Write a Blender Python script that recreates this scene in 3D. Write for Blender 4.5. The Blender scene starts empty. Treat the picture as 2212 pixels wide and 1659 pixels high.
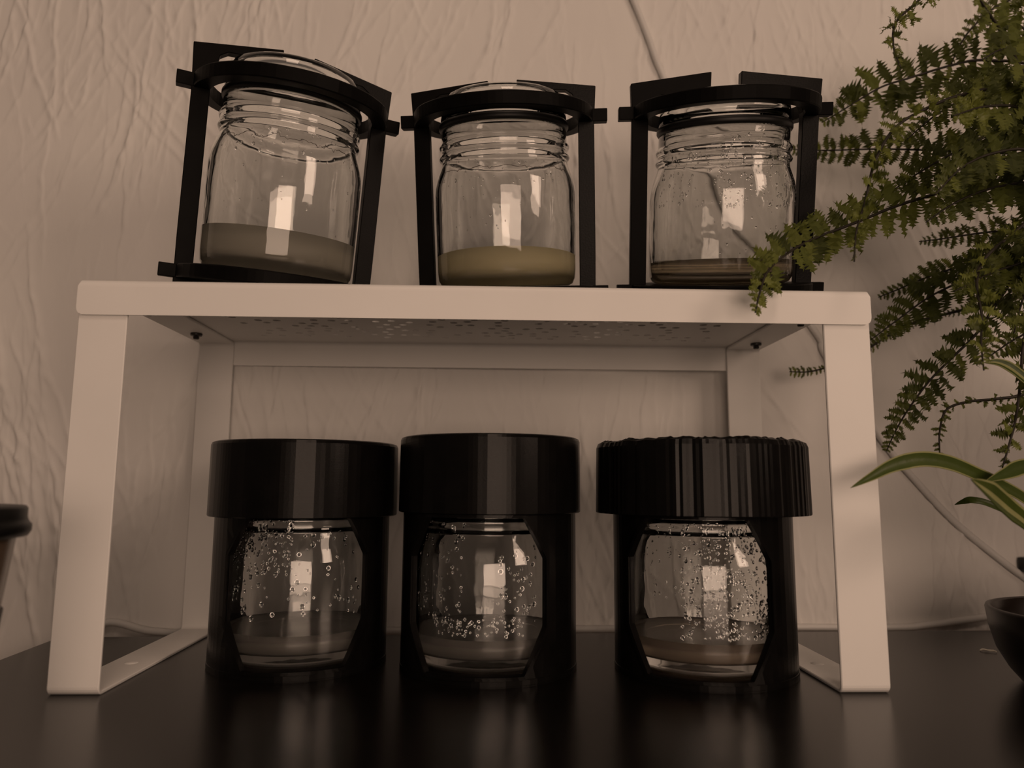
import bpy, bmesh, math, random
import numpy as np
from mathutils import Vector, Matrix, noise
from mathutils.geometry import delaunay_2d_cdt

scene = bpy.context.scene
C = scene.collection
rnd = random.Random(7)

# ------------------------------------------------------------------ camera
FOCAL_PX = 1601.12
cam_data = bpy.data.cameras.new('camera')
cam = bpy.data.objects.new('camera', cam_data)
C.objects.link(cam)
cam_data.sensor_fit = 'HORIZONTAL'
cam_data.sensor_width = 36.0
cam_data.lens = 36.0 * FOCAL_PX / 2212.0
cam_data.clip_start = 0.01
cam_data.clip_end = 50
right = Vector((0.99945, -0.03273, 0.0061))
up = Vector((-0.01042, -0.13359, 0.99098))
fwd = Vector((0.03162, 0.9905, 0.13386))
m = Matrix((right, up, -fwd)).transposed().to_4x4()
m.translation = Vector((0.00352, -0.2922, 0.07917))
cam.matrix_world = m
cam_data.dof.use_dof = True
cam_data.dof.focus_distance = 0.335
cam_data.dof.aperture_fstop = 9.0
scene.camera = cam

# ------------------------------------------------------------------ light and exposure
WARM = (1.0, 0.705, 0.525)
world = bpy.data.worlds.new('room_light')
scene.world = world
world.use_nodes = True
bg = world.node_tree.nodes['Background']
bg.inputs['Color'].default_value = (1.0, 0.72, 0.55, 1)
bg.inputs['Strength'].default_value = 0.08

def area(name, loc, target, sx, sy, power, col):
    d = bpy.data.lights.new(name, 'AREA')
    d.shape = 'RECTANGLE'
    d.size, d.size_y = sx, sy
    d.energy = power
    d.color = col
    o = bpy.data.objects.new(name, d)
    C.objects.link(o)
    o.location = loc
    o.rotation_euler = (Vector(target) - Vector(loc)).to_track_quat('-Z', 'Y').to_euler()
    return o

area('lamp_right', (0.95, -0.80, 0.48), (0.02, 0.05, 0.18), 0.34, 0.46, 3.35, WARM)
area('front_fill', (0.12, -0.84, 0.115), (0.03, 0.05, 0.17), 0.50, 0.26, 2.2, WARM)  # added fill, stands in for diffuse room light from behind the camera
area('ceiling_lamp', (0.10, -1.05, 1.50), (0.0, 0.05, 0.10), 0.45, 0.45, 4.1, WARM)

scene.view_settings.view_transform = 'Standard'
scene.view_settings.look = 'None'
scene.view_settings.gamma = 1.0
scene.view_settings.use_curve_mapping = False
scene.view_settings.exposure = 0.0
scene.cycles.max_bounces = 9
scene.cycles.use_adaptive_sampling = True
scene.cycles.adaptive_threshold = 0.025
scene.cycles.diffuse_bounces = 3
scene.cycles.glossy_bounces = 4
scene.cycles.transmission_bounces = 10

# ------------------------------------------------------------------ helpers
def me_obj(name, verts, faces, mat, parent=None, smooth=False, mats=None, fmat=None):
    me = bpy.data.meshes.new(name)
    me.from_pydata([tuple(v) for v in verts], [], faces)
    if mats:
        for mm in mats:
            me.materials.append(mm)
        if fmat:
            for p, i in zip(me.polygons, fmat):
                p.material_index = i
    elif mat:
        me.materials.append(mat)
    if smooth:
        for p in me.polygons:
            p.use_smooth = True
    me.update()
    o = bpy.data.objects.new(name, me)
    C.objects.link(o)
    if parent:
        o.parent = parent
    return o

def bm_obj(name, bm, mat, parent=None, smooth=False):
    bmesh.ops.recalc_face_normals(bm, faces=bm.faces)
    me = bpy.data.meshes.new(name)
    bm.to_mesh(me)
    bm.free()
    me.materials.append(mat)
    if smooth:
        for p in me.polygons:
            p.use_smooth = True
    o = bpy.data.objects.new(name, me)
    C.objects.link(o)
    if parent:
        o.parent = parent
    return o

def empty(name, loc=(0, 0, 0), mat=None):
    o = bpy.data.objects.new(name, None)
    o.empty_display_size = 0.02
    C.objects.link(o)
    if mat is not None:
        o.matrix_world = mat
    else:
        o.location = loc
    return o

def tag(o, label, cat, group=None, kind=None):
    o['label'] = label
    o['category'] = cat
    if group:
        o['group'] = group
    if kind:
        o['kind'] = kind
    return o

def struct(o, label=None):
    o['kind'] = 'structure'
    if label:
        o['label'] = label
    return o

def lathe(prof, n=64, closed=False):
    """profile [(r, z)...] revolved about z. closed: the profile is a loop."""
    V, F, rows = [], [], []
    for r, z in prof:
        if r < 1e-7:
            rows.append([len(V)])
            V.append((0, 0, z))
        else:
            rows.append(list(range(len(V), len(V) + n)))
            for k in range(n):
                a = 2 * math.pi * k / n
                V.append((r * math.cos(a), r * math.sin(a), z))
    m_ = len(rows)
    for i in range(m_ if closed else m_ - 1):
        A, B = rows[i], rows[(i + 1) % m_]
        if len(A) == 1 and len(B) == 1:
            continue
        for k in range(n):
            k2 = (k + 1) % n
            if len(A) == 1:
                F.append((A[0], B[k2], B[k]))
            elif len(B) == 1:
                F.append((A[k], A[k2], B[0]))
            else:
                F.append((A[k], A[k2], B[k2], B[k]))
    return V, F

def catmull(pts, n):
    P = [Vector(p) for p in pts]
    P = [P[0] * 2 - P[1]] + P + [P[-1] * 2 - P[-2]]
    out = []
    for i in range(1, len(P) - 2):
        p0, p1, p2, p3 = P[i - 1], P[i], P[i + 1], P[i + 2]
        for k in range(n):
            t = k / n
            out.append(0.5 * ((2 * p1) + (p2 - p0) * t + (2 * p0 - 5 * p1 + 4 * p2 - p3) * t * t
                              + (3 * p1 - p0 - 3 * p2 + p3) * t ** 3))
    out.append(P[-2].copy())
    return out

def tube(pts, rad, n=8, cap=True):
    V, F = [], []
    prev = None
    L = len(pts)
    for i, p in enumerate(pts):
        t = (pts[min(i + 1, L - 1)] - pts[max(i - 1, 0)]).normalized()
        if prev is None:
            a = t.orthogonal().normalized()
        else:
            a = (prev - t * prev.dot(t)).normalized()
        prev = a
        b = t.cross(a)
        r = rad(i / (L - 1)) if callable(rad) else rad
        for k in range(n):
            th = 2 * math.pi * k / n
            V.append(p + a * (r * math.cos(th)) + b * (r * math.sin(th)))
    for i in range(L - 1):
        for k in range(n):
            k2 = (k + 1) % n
            F.append((i * n + k, i * n + k2, (i + 1) * n + k2, (i + 1) * n + k))
    if cap:
        F.append(tuple(range(n - 1, -1, -1)))
        F.append(tuple(range((L - 1) * n, L * n)))
    return V, F

def add_box(bm, x0, x1, y0, y1, z0, z1, bev=0.0):
    g = bmesh.ops.create_cube(bm, size=1.0)
    vs = g['verts']
    for v in vs:
        v.co = Vector(((x0 + x1) / 2 + v.co.x * (x1 - x0), (y0 + y1) / 2 + v.co.y * (y1 - y0),
                       (z0 + z1) / 2 + v.co.z * (z1 - z0)))
    if bev > 0:
        es = list({e for v in vs for e in v.link_edges})
        bmesh.ops.bevel(bm, geom=es, offset=bev, segments=2, affect='EDGES', profile=0.6)

def prism(bm, poly, axis, a, b):
    """extrude a 2-D polygon: axis 'x' (poly in y,z), 'y' (poly in x,z), 'z' (poly in x,y)"""
    def P(p, t):
        return {'x': (t, p[0], p[1]), 'y': (p[0], t, p[1]), 'z': (p[0], p[1], t)}[axis]
    v0 = [bm.verts.new(P(p, a)) for p in poly]
    v1 = [bm.verts.new(P(p, b)) for p in poly]
    n = len(poly)
    bm.faces.new(v0)
    bm.faces.new(list(reversed(v1)))
    for i in range(n):
        bm.faces.new((v0[i], v1[i], v1[(i + 1) % n], v0[(i + 1) % n]))

def rrect(x0, x1, y0, y1, r, n=4):
    out = []
    for cx, cy, a0 in ((x1 - r, y1 - r, 0), (x0 + r, y1 - r, 90), (x0 + r, y0 + r, 180), (x1 - r, y0 + r, 270)):
        for k in range(n + 1):
            a = math.radians(a0 + 90 * k / n)
            out.append((cx + r * math.cos(a), cy + r * math.sin(a)))
    return out

def in_poly(p, poly):
    x, y = p
    c = False
    n = len(poly)
    for i in range(n):
        x1, y1 = poly[i]
        x2, y2 = poly[(i + 1) % n]
        if (y1 > y) != (y2 > y) and x < (x2 - x1) * (y - y1) / (y2 - y1) + x1:
            c = not c
    return c

def cdt(outer, holes, extra=()):
    V, E = [], []
    for loop in [outer] + holes:
        s = len(V)
        V += [Vector(p) for p in loop]
        E += [(s + i, s + (i + 1) % len(loop)) for i in range(len(loop))]
    V += [Vector(p) for p in extra]
    r = delaunay_2d_cdt(V, E, [], 0, 1e-7)
    vo, fo = r[0], r[2]
    keep = []
    for f in fo:
        c = sum((vo[i] for i in f), Vector((0, 0))) / len(f)
        if in_poly(c, outer) and not any(in_poly(c, h) for h in holes):
            keep.append(tuple(f))
    return vo, keep

def thick(vo, keep, fa, fb):
    """two copies of a flat triangulation (mapped by fa and fb) joined along the open edges"""
    n = len(vo)
    V = [fa(p) for p in vo] + [fb(p) for p in vo]
    F = list(keep) + [tuple(i + n for i in reversed(f)) for f in keep]
    cnt = {}
    for f in keep:
        for i in range(len(f)):
            a, b = f[i], f[(i + 1) % len(f)]
            cnt[(a, b)] = 1
    for (a, b) in list(cnt):
        if (b, a) not in cnt:
            F.append((b, a, a + n, b + n))
    return V, F

# ------------------------------------------------------------------ materials
def mat_base(name):
    mt = bpy.data.materials.new(name)
    mt.use_nodes = True
    nt = mt.node_tree
    return mt, nt, nt.nodes['Principled BSDF']

def N(nt, typ, **kw):
    n = nt.nodes.new(typ)
    for k, v in kw.items():
        setattr(n, k, v)
    return n

def coords(nt, scale=(1, 1, 1), src='Object'):
    tc = N(nt, 'ShaderNodeTexCoord')
    mp = N(nt, 'ShaderNodeMapping')
    mp.inputs['Scale'].default_value = scale
    nt.links.new(tc.outputs[src], mp.inputs['Vector'])
    return mp.outputs['Vector']

def noise_n(nt, vec, scale, detail=3, rough=0.55, dist=0.0):
    n = N(nt, 'ShaderNodeTexNoise')
    n.inputs['Scale'].default_value = scale
    n.inputs['Detail'].default_value = detail
    n.inputs['Roughness'].default_value = rough
    n.inputs['Distortion'].default_value = dist
    nt.links.new(vec, n.inputs['Vector'])
    return n.outputs['Fac']

def ramp(nt, fac, stops):
    r = N(nt, 'ShaderNodeValToRGB')
    els = r.color_ramp.elements
    while len(els) > 1:
        els.remove(els[-1])
    els[0].position, els[0].color = stops[0][0], (*stops[0][1], 1)
    for p, c in stops[1:]:
        e = els.new(p)
        e.color = (*c, 1)
    nt.links.new(fac, r.inputs['Fac'])
    return r.outputs['Color']

def math_n(nt, op, a, b=None):
    n = N(nt, 'ShaderNodeMath', operation=op)
    for i, v in enumerate((a, b)):
        if v is None:
            continue
        if isinstance(v, (int, float)):
            n.inputs[i].default_value = v
        else:
            nt.links.new(v, n.inputs[i])
    return n.outputs[0]

def bump(nt, bsdf, height, dist, strength=1.0):
    b = N(nt, 'ShaderNodeBump')
    b.inputs['Strength'].default_value = strength
    b.inputs['Distance'].default_value = dist
    nt.links.new(height, b.inputs['Height'])
    nt.links.new(b.outputs['Normal'], bsdf.inputs['Normal'])

def make_wall():
    mt, nt, b = mat_base('plaster_wall')
    fine = noise_n(nt, coords(nt, (1, 1, 0.45)), 170, 2.0, 0.6)
    broad = noise_n(nt, coords(nt, (1, 1, 0.25)), 45, 2.0, 0.55)
    h = math_n(nt, 'ADD', math_n(nt, 'MULTIPLY', fine, 0.40), math_n(nt, 'MULTIPLY', broad, 0.9))
    col = ramp(nt, noise_n(nt, coords(nt), 9, 3), [(0.3, (0.73, 0.710, 0.69)), (0.7, (0.78, 0.765, 0.735))])
    nt.links.new(col, b.inputs['Base Color'])
    b.inputs['Roughness'].default_value = 0.85
    b.inputs['Specular IOR Level'].default_value = 0.2
    bump(nt, b, h, 0.0007, 0.7)
    return mt

def make_white():
    mt, nt, b = mat_base('white_powder_coat')
    col = ramp(nt, noise_n(nt, coords(nt), 30, 3), [(0.3, (0.80, 0.785, 0.76)), (0.7, (0.83, 0.815, 0.79))])
    nt.links.new(col, b.inputs['Base Color'])
    b.inputs['Roughness'].default_value = 0.42
    b.inputs['Specular IOR Level'].default_value = 0.35
    bump(nt, b, noise_n(nt, coords(nt), 900, 2), 0.00004, 0.5)
    return mt

def make_black(name, base=(0.0032, 0.0029, 0.0027), rough=0.45, layer=True, grain=0.0, spec=0.05):
    mt, nt, b = mat_base(name)
    col = ramp(nt, noise_n(nt, coords(nt), 120, 3), [(0.35, base), (0.75, tuple(c * 1.5 for c in base))])
    nt.links.new(col, b.inputs['Base Color'])
    b.inputs['Roughness'].default_value = rough
    b.inputs['Specular IOR Level'].default_value = spec
    # fused print layers (about a fifth of a millimetre) and a little grain
    w = N(nt, 'ShaderNodeTexWave', wave_type='BANDS', bands_direction='Z')
    w.inputs['Scale'].default_value = 700
    w.inputs['Distortion'].default_value = 0.6
    nt.links.new(coords(nt), w.inputs['Vector'])
    h = math_n(nt, 'ADD', math_n(nt, 'MULTIPLY', w.outputs['Fac'], 0.25 if layer else 0.0),
               math_n(nt, 'MULTIPLY', noise_n(nt, coords(nt), 1100, 2), 0.4 + grain))
    bump(nt, b, h, 0.00008, 0.4)
    return mt

def make_desk():
    mt, nt, b = mat_base('dark_desk')
    g = noise_n(nt, coords(nt, (1.5, 14, 1)), 9, 5, 0.6, 0.4)
    col = ramp(nt, g, [(0.3, (0.0030, 0.0023, 0.0018)), (0.7, (0.0050, 0.0037, 0.0030))])
    nt.links.new(col, b.inputs['Base Color'])
    b.inputs['Roughness'].default_value = 0.25
    b.inputs['Specular IOR Level'].default_value = 0.5
    bump(nt, b, noise_n(nt, coords(nt, (1, 6, 1)), 260, 3), 0.00008, 0.35)
    return mt

def make_glass(name, tint=(1, 1, 1), ior=1.5, wob=0.0, rough=0.0):
    mt = bpy.data.materials.new(name)
    mt.use_nodes = True
    nt = mt.node_tree
    nt.nodes.clear()
    out = N(nt, 'ShaderNodeOutputMaterial')
    g = N(nt, 'ShaderNodeBsdfGlass')
    g.inputs['Color'].default_value = (*tint, 1)
    g.inputs['IOR'].default_value = ior
    g.inputs['Roughness'].default_value = rough
    nt.links.new(g.outputs[0], out.inputs['Surface'])
    if wob > 0:
        bp = N(nt, 'ShaderNodeBump')
        bp.inputs['Distance'].default_value = wob
        bp.inputs['Strength'].default_value = 0.6
        nt.links.new(noise_n(nt, coords(nt, (1, 1, 0.6)), 90, 2), bp.inputs['Height'])
        nt.links.new(bp.outputs[0], g.inputs['Normal'])
    return mt

def make_gel(name, c1, c2, trans=0.55, rough=0.25):
    mt, nt, b = mat_base(name)
    col = ramp(nt, noise_n(nt, coords(nt, (1, 1, 3)), 60, 3), [(0.3, c1), (0.7, c2)])
    nt.links.new(col, b.inputs['Base Color'])
    b.inputs['Roughness'].default_value = rough
    b.inputs['IOR'].default_value = 1.36
    b.inputs['Transmission Weight'].default_value = trans
    return mt

def make_leaf(name, c1, c2, trans=0.35, scale=160, rough=0.45):
    mt = bpy.data.materials.new(name)
    mt.use_nodes = True
    nt = mt.node_tree
    b = nt.nodes['Principled BSDF']
    out = nt.nodes['Material Output']
    info = N(nt, 'ShaderNodeObjectInfo')
    nz = noise_n(nt, coords(nt), scale, 3)
    f = math_n(nt, 'ADD', math_n(nt, 'MULTIPLY', nz, 0.7), math_n(nt, 'MULTIPLY', info.outputs['Random'], 0.3))
    col = ramp(nt, f, [(0.25, c1), (0.75, c2)])
    nt.links.new(col, b.inputs['Base Color'])
    b.inputs['Roughness'].default_value = rough
    b.inputs['Specular IOR Level'].default_value = 0.3
    tr = N(nt, 'ShaderNodeBsdfTranslucent')
    nt.links.new(col, tr.inputs['Color'])
    mx = N(nt, 'ShaderNodeMixShader')
    mx.inputs[0].default_value = trans
    nt.links.new(b.outputs[0], mx.inputs[1])
    nt.links.new(tr.outputs[0], mx.inputs[2])
    nt.links.new(mx.outputs[0], out.inputs['Surface'])
    bump(nt, b, noise_n(nt, coords(nt), scale * 6, 2), 0.0002, 0.5)
    return mt

def make_plain(name, col, rough=0.5, scale=80, var=1.25, spec=0.4, metal=0.0):
    mt, nt, b = mat_base(name)
    c = ramp(nt, noise_n(nt, coords(nt), scale, 3), [(0.3, col), (0.7, tuple(min(1, v * var) for v in col))])
    nt.links.new(c, b.inputs['Base Color'])
    b.inputs['Roughness'].default_value = rough
    b.inputs['Specular IOR Level'].default_value = spec
    b.inputs['Metallic'].default_value = metal
    bump(nt, b, noise_n(nt, coords(nt), scale * 5, 2), 0.0001, 0.3)
    return mt

M_WALL = make_wall()
M_WHITE = make_white()
M_BLACK = make_black('black_printed_plastic')
M_BLACK_ROUGH = make_black('black_rough_plastic', rough=0.4, grain=1.6, spec=0.12)
M_CAP = make_black('black_cap_plastic', rough=0.24, spec=0.13)
M_DESK = make_desk()
M_GLASS = make_glass('clear_jar_glass', (0.992, 0.996, 0.992), 1.5, 0.00025)
M_LID = make_glass('clear_lid_glass', (0.992, 0.996, 0.992), 1.5, 0.0001)
M_WATER = make_glass('water_drops', (1, 1, 1), 1.33)
M_SEAL = make_plain('black_rubber', (0.003, 0.003, 0.003), 0.45)
M_CABLE = make_plain('white_cable', (0.66, 0.65, 0.63), 0.45, 60, 1.08)
M_SCREW = make_plain('dark_screw_metal', (0.05, 0.048, 0.045), 0.35, 200, 1.3, 0.5, 0.6)
M_FLOOR = make_plain('floor_boards', (0.16, 0.11, 0.075), 0.5, 6, 1.3)
M_BOWL = make_plain('dark_brown_glaze', (0.0060, 0.0040, 0.0030), 0.30, 40, 1.6, 0.3)
M_SOIL = make_plain('dark_soil', (0.016, 0.012, 0.009), 0.9, 300, 2.0, 0.2)
M_SCRAP = make_plain('pale_scrap', (0.62, 0.58, 0.50), 0.6)
M_BROWN_GLASS = make_plain('brown_glazed_cup', (0.075, 0.05, 0.032), 0.25, 22, 1.9, 0.5)
M_STEM = make_plain('dark_fern_stem', (0.012, 0.009, 0.005), 0.6, 300, 1.8)
M_FERN = make_leaf('fern_leaflet_green', (0.034, 0.046, 0.009), (0.100, 0.118, 0.023))
M_FERN2 = make_leaf('fern_leaflet_fresh_green', (0.085, 0.110, 0.018), (0.18, 0.205, 0.04))
M_POT = make_plain('terracotta_brown', (0.09, 0.055, 0.04), 0.6, 30, 1.4)

# ------------------------------------------------------------------ the setting
WALL_Y = 0.1315
FLOOR_Z = -0.73
SHELF_Z = 0.1592
def build_wall():
    """plaster drawn down with a brush: long leaning ridges in loose bundles, as real relief"""
    x0, x1, z0, z1 = -0.42, 0.46, -0.06, 0.47
    dx, dz = 0.00062, 0.0016
    xs = np.concatenate([[-1.6, -1.1, -0.7, -0.5], np.arange(x0, x1, dx), [0.55, 0.8, 1.2, 1.6]])
    zs = np.concatenate([[FLOOR_Z, -0.4, -0.15], np.arange(z0, z1, dz), [0.55, 0.8, 1.2, 1.75]])
    nx, nz = len(xs), len(zs)
    Hh = np.zeros((nz, nx))
    rg = np.random.RandomState(5)
    def stroke(xa, za, ln, ang, curv, amp, wa, wb):
        zt = za - ln
        r0, r1 = np.searchsorted(zs, zt), np.searchsorted(zs, za)
        if r1 - r0 < 4:
            return
        zz = zs[r0:r1]
        t = (za - zz) / ln
        ph = rg.uniform(0, 6.28, 4)
        xc = xa + ln * (ang * t + curv * t * t) + 0.0011 * np.sin(t * 6 * ln / 0.06 + ph[0]) + 0.0004 * np.sin(t * 17 * ln / 0.06 + ph[1])
        env = np.sin(np.pi * np.clip(t, 0, 1)) ** 0.6 * (0.65 + 0.35 * np.sin(t * 31 * ln / 0.06 + ph[2]) * np.sin(t * 13 + ph[3]))
        lo = max(np.searchsorted(xs, xc.min() - 0.009), 0)
        hi = min(np.searchsorted(xs, xc.max() + 0.009), nx)
        if hi - lo < 3:
            return
        u = xs[None, lo:hi] - xc[:, None]
        f = np.where(u > 0, np.exp(-(u / wa) ** 2), np.exp(-(u / wb) ** 2))
        Hh[r0:r1, lo:hi] += amp * env[:, None] * f
    for _ in range(270):
        bx, bz = rg.uniform(x0 + 0.02, x1 - 0.02), rg.uniform(z0 + 0.04, z1 + 0.05)
        ang, curv = rg.normal(0, 0.20), rg.normal(0, 0.20)
        n = rg.randint(2, 8)
        for k in range(n):
            wa, wb = (0.0006, 0.0024) if rg.rand() < 0.6 else (0.0022, 0.0007)
            stroke(bx + (k - n / 2) * rg.uniform(0.0035, 0.0075) + rg.normal(0, 0.003), bz + rg.normal(0, 0.018), rg.uniform(0.035, 0.140),
                   ang + rg.normal(0, 0.06), curv + rg.normal(0, 0.05), rg.uniform(0.00030, 0.00120), wa, wb)
    for _ in range(520):      # short faint strokes everywhere
        stroke(rg.uniform(x0, x1), rg.uniform(z0, z1 + 0.03), rg.uniform(0.015, 0.05), rg.normal(0, 0.16), rg.normal(0, 0.1),
               rg.uniform(0.00012, 0.00040), 0.0009, 0.0018)
    X, Z = np.meshgrid(xs, zs)
    Y = WALL_Y - Hh
    co = np.stack([X, Y, Z], -1).reshape(-1, 3)
    idx = np.arange(nx * nz).reshape(nz, nx)
    q = np.stack([idx[:-1, :-1], idx[:-1, 1:], idx[1:, 1:], idx[1:, :-1]], -1).reshape(-1, 4)
    # a thick body behind the relief
    nb = len(co)
    yb, yf = WALL_Y + 0.12, WALL_Y + 0.0005
    body = np.array([(-1.6, yf, FLOOR_Z), (1.6, yf, FLOOR_Z), (1.6, yf, 1.75), (-1.6, yf, 1.75),
                     (-1.6, yb, FLOOR_Z), (1.6, yb, FLOOR_Z), (1.6, yb, 1.75), (-1.6, yb, 1.75)])
    bq = np.array([(4, 7, 6, 5), (0, 4, 5, 1), (3, 2, 6, 7), (0, 3, 7, 4), (1, 5, 6, 2)]) + nb
    co = np.concatenate([co, body])
    q = np.concatenate([q, bq])
    me = bpy.data.meshes.new('wall_back')
    me.vertices.add(len(co))
    me.vertices.foreach_set('co', co.astype(np.float32).ravel())
    me.loops.add(q.size)
    me.loops.foreach_set('vertex_index', q.astype(np.int32).ravel())
    me.polygons.add(len(q))
    me.polygons.foreach_set('loop_start', np.arange(0, q.size, 4, dtype=np.int32))
    sm = np.ones(len(q), dtype=bool)
    sm[-5:] = False
    me.polygons.foreach_set('use_smooth', sm)
    me.update(calc_edges=True)
    me.validate()
    me.materials.append(M_WALL)
    o = bpy.data.objects.new('wall_back', me)
    C.objects.link(o)
    return o
WALL_A = math.radians(2.06)
wall = struct(build_wall(), 'off-white plastered wall with vertical brushed ridges')
# the wall and the desk share one direction; the shelf stands two degrees askew to both
wall.matrix_world = (Matrix.Translation((-0.16, 0.1294, 0)) @ Matrix.Rotation(WALL_A, 4, 'Z') @
                     Matrix.Translation((0.16, -WALL_Y, 0)))
def wall_y(x):
    return 0.1294 + math.tan(WALL_A) * (x + 0.16)
bm = bmesh.new()
add_box(bm, -1.7, 1.7, -2.2, WALL_Y + 0.25, FLOOR_Z - 0.1, FLOOR_Z)
struct(bm_obj('floor', bm, M_FLOOR))

# desk, turned two degrees against the shelf; its left edge ends inside the picture
DESK_A = math.radians(2.06)
desk = empty('desk', mat=Matrix.Translation((-0.2155, 0.1094, 0)) @ Matrix.Rotation(DESK_A, 4, 'Z'))
tag(desk, 'dark brown desk with a satin top under the white shelf riser', 'desk')
bm = bmesh.new()
add_box(bm, 0, 1.25, -0.62, 0.0, -0.024, 0.0, 0.0008)
bm_obj('desk_top', bm, M_DESK, desk)
for lx in (0.04, 1.21):
    for ly in (-0.58, -0.05):
        bm = bmesh.new()
        add_box(bm, lx - 0.025, lx + 0.025, ly - 0.025, ly + 0.025, FLOOR_Z, -0.024, 0.002)
        bm_obj('leg', bm, M_DESK, desk)

# ------------------------------------------------------------------ white shelf riser
SW, SD = 0.16, 0.127
shelf = empty('shelf_riser', (0, 0, 0))
tag(shelf, 'white metal shelf riser with a perforated top and two strip loop legs', 'shelf')

# perforated top
hrnd = random.Random(21)
holes, centres = [], []
for row in range(14):
    y = 0.0215 + row * 0.0065
    for colm in range(34):
        x = -0.121 + colm * 0.0073 + (row % 2) * 0.0036
        x += hrnd.uniform(-0.0022, 0.0022)
        yy = y + hrnd.uniform(-0.0016, 0.0016)
        if x > 0.124 or hrnd.random() < 0.42:
            continue
        if any((x - a) ** 2 + (yy - b) ** 2 < 0.0053 ** 2 for a, b in centres):
            continue
        centres.append((x, yy))
        ang = hrnd.uniform(0, 6.28)
        holes.append([(x + 0.0020 * math.cos(ang + k * math.pi / 4), yy + 0.0019 * math.sin(ang + k * math.pi / 4))
                      for k in range(8)])
outer = [(-SW + 0.0005, 0.003), (SW - 0.0005, 0.003), (SW - 0.0005, SD - 0.003), (-SW + 0.0005, SD - 0.003)]
vo, keep = cdt(outer, holes)
V, F = thick(vo, keep, lambda p: (p.x, p.y, SHELF_Z), lambda p: (p.x, p.y, SHELF_Z - 0.0011))
top = me_obj('perforated_top', V, F, M_WHITE, shelf)
# folded front and back flanges: a bent strip, its outline rounded at both ends
def flange(front):
    FL = 0.0145
    r, t = 0.003, 0.001
    prof = []
    s = -1 if front else 1
    y_out = 0.0 if front else SD
    # outer line from the top sheet round the bend down to the lower edge (distance along, y, z)
    pts_o, pts_i = [], []
    for k in range(7):
        a = math.radians(90 * k / 6)
        pts_o.append((y_out - s * (r - r * math.sin(a)), SHELF_Z - r + r * math.cos(a)))
        pts_i.append((y_out - s * (r - (r - t) * math.sin(a)), SHELF_Z - r + (r - t) * math.cos(a)))
    pts_o.append((y_out, SHELF_Z - FL + 0.003)); pts_i.append((y_out - s * t, SHELF_Z - FL + 0.003))
    for q in (0.0018, 0.0008, 0.0):
        pts_o.append((y_out, SHELF_Z - FL + q)); pts_i.append((y_out - s * t, SHELF_Z - FL + q))
    inset = [0.0009, 0.0007, 0.0006, 0.0006, 0.0006, 0.0003, 0.0, 0.0, 0.0002, 0.0008, 0.0022]
    V, F = [], []
    for (yo, zo), (yi, zi), e in zip(pts_o, pts_i, inset):
        V += [(-SW + e, yo, zo), (SW - e, yo, zo), (SW - e, yi, zi), (-SW + e, yi, zi)]
    n = len(pts_o)
    for i in range(n - 1):
        for k in range(4):
            k2 = (k + 1) % 4
            F.append((i * 4 + k, i * 4 + k2, (i + 1) * 4 + k2, (i + 1) * 4 + k))
    F.append((0, 1, 2, 3)); F.append(((n - 1) * 4 + 3, (n - 1) * 4 + 2, (n - 1) * 4 + 1, (n - 1) * 4))
    bm = bmesh.new()
    vs = [bm.verts.new(v) for v in V]
    for f in F:
        bm.faces.new([vs[i] for i in f])
    return bm
bm_obj('front_flange', flange(True), M_WHITE, shelf)
bm_obj('back_flange', flange(False), M_WHITE, shelf)

LEGW = 0.0196
def loop_leg(x0, x1):
    y0, y1, z0, z1, t = 0.0013, SD - 0.0013, 0.0, SHELF_Z - 0.0012, 0.0014
    o = rrect(y0, y1, z0, z1, 0.0032, 5)
    i_ = rrect(y0 + t, y1 - t, z0 + t, z1 - t, 0.0018, 5)
    n = len(o)
    V = [(x0, *p) for p in o] + [(x1, *p) for p in o] + [(x0, *p) for p in i_] + [(x1, *p) for p in i_]
    F = []
    for k in range(n):
        k2 = (k + 1) % n
        F += [(k, k2, n + k2, n + k), (2 * n + k2, 2 * n + k, 3 * n + k, 3 * n + k2),
              (k2, k, 2 * n + k, 2 * n + k2), (n + k, n + k2, 3 * n + k2, 3 * n + k)]
    bm = bmesh.new()
    vs = [bm.verts.new(v) for v in V]
    for f in F:
        bm.faces.new([vs[i] for i in f])
    bmesh.ops.recalc_face_normals(bm, faces=bm.faces)
    es = [e for e in bm.edges if abs(e.verts[0].co.x - e.verts[1].co.x) < 1e-9 and
          len(e.link_faces) == 2 and e.link_faces[0].normal.dot(e.link_faces[1].normal) < 0.2]
    bmesh.ops.bevel(bm, geom=es, offset=0.00035, segments=1, affect='EDGES')
    return bm
legs = []
for xs in ((-SW + 0.0004, -SW + LEGW), (SW - LEGW, SW - 0.0004)):
    legs.append(bm_obj('leg_loop', loop_leg(*xs), M_WHITE, shelf))
# bolts under the top and the pressed dimples in the foot bars
for k, (x, y) in enumerate(((-0.1502, 0.0405), (-0.1502, 0.0955), (0.1502, 0.0455), (0.1502, 0.104))):
    V, F = lathe([(0, -0.0034), (0.0012, -0.0034), (0.0016, -0.0030), (0.0016, -0.0016), (0.0028, -0.0016),
                  (0.0030, -0.0012), (0.0030, 0.0002), (0, 0.0002)], 12)
    o = me_obj('bolt', V, F, M_SCREW, legs[0 if k < 2 else 1], True)
    o.location = (x, y, SHELF_Z - 0.0023)
for k, (x, y) in enumerate(((-0.1500, 0.0478), (0.1500, 0.0443))):
    V, F = lathe([(0, 0.0006), (0.0012, 0.0005), (0.0026, 0.0002), (0.0032, -0.0002), (0, -0.0002)], 16)
    o = me_obj('dimple', V, F, M_WHITE, legs[k], True)
    o.location = (x, y, 0.0014)

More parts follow.
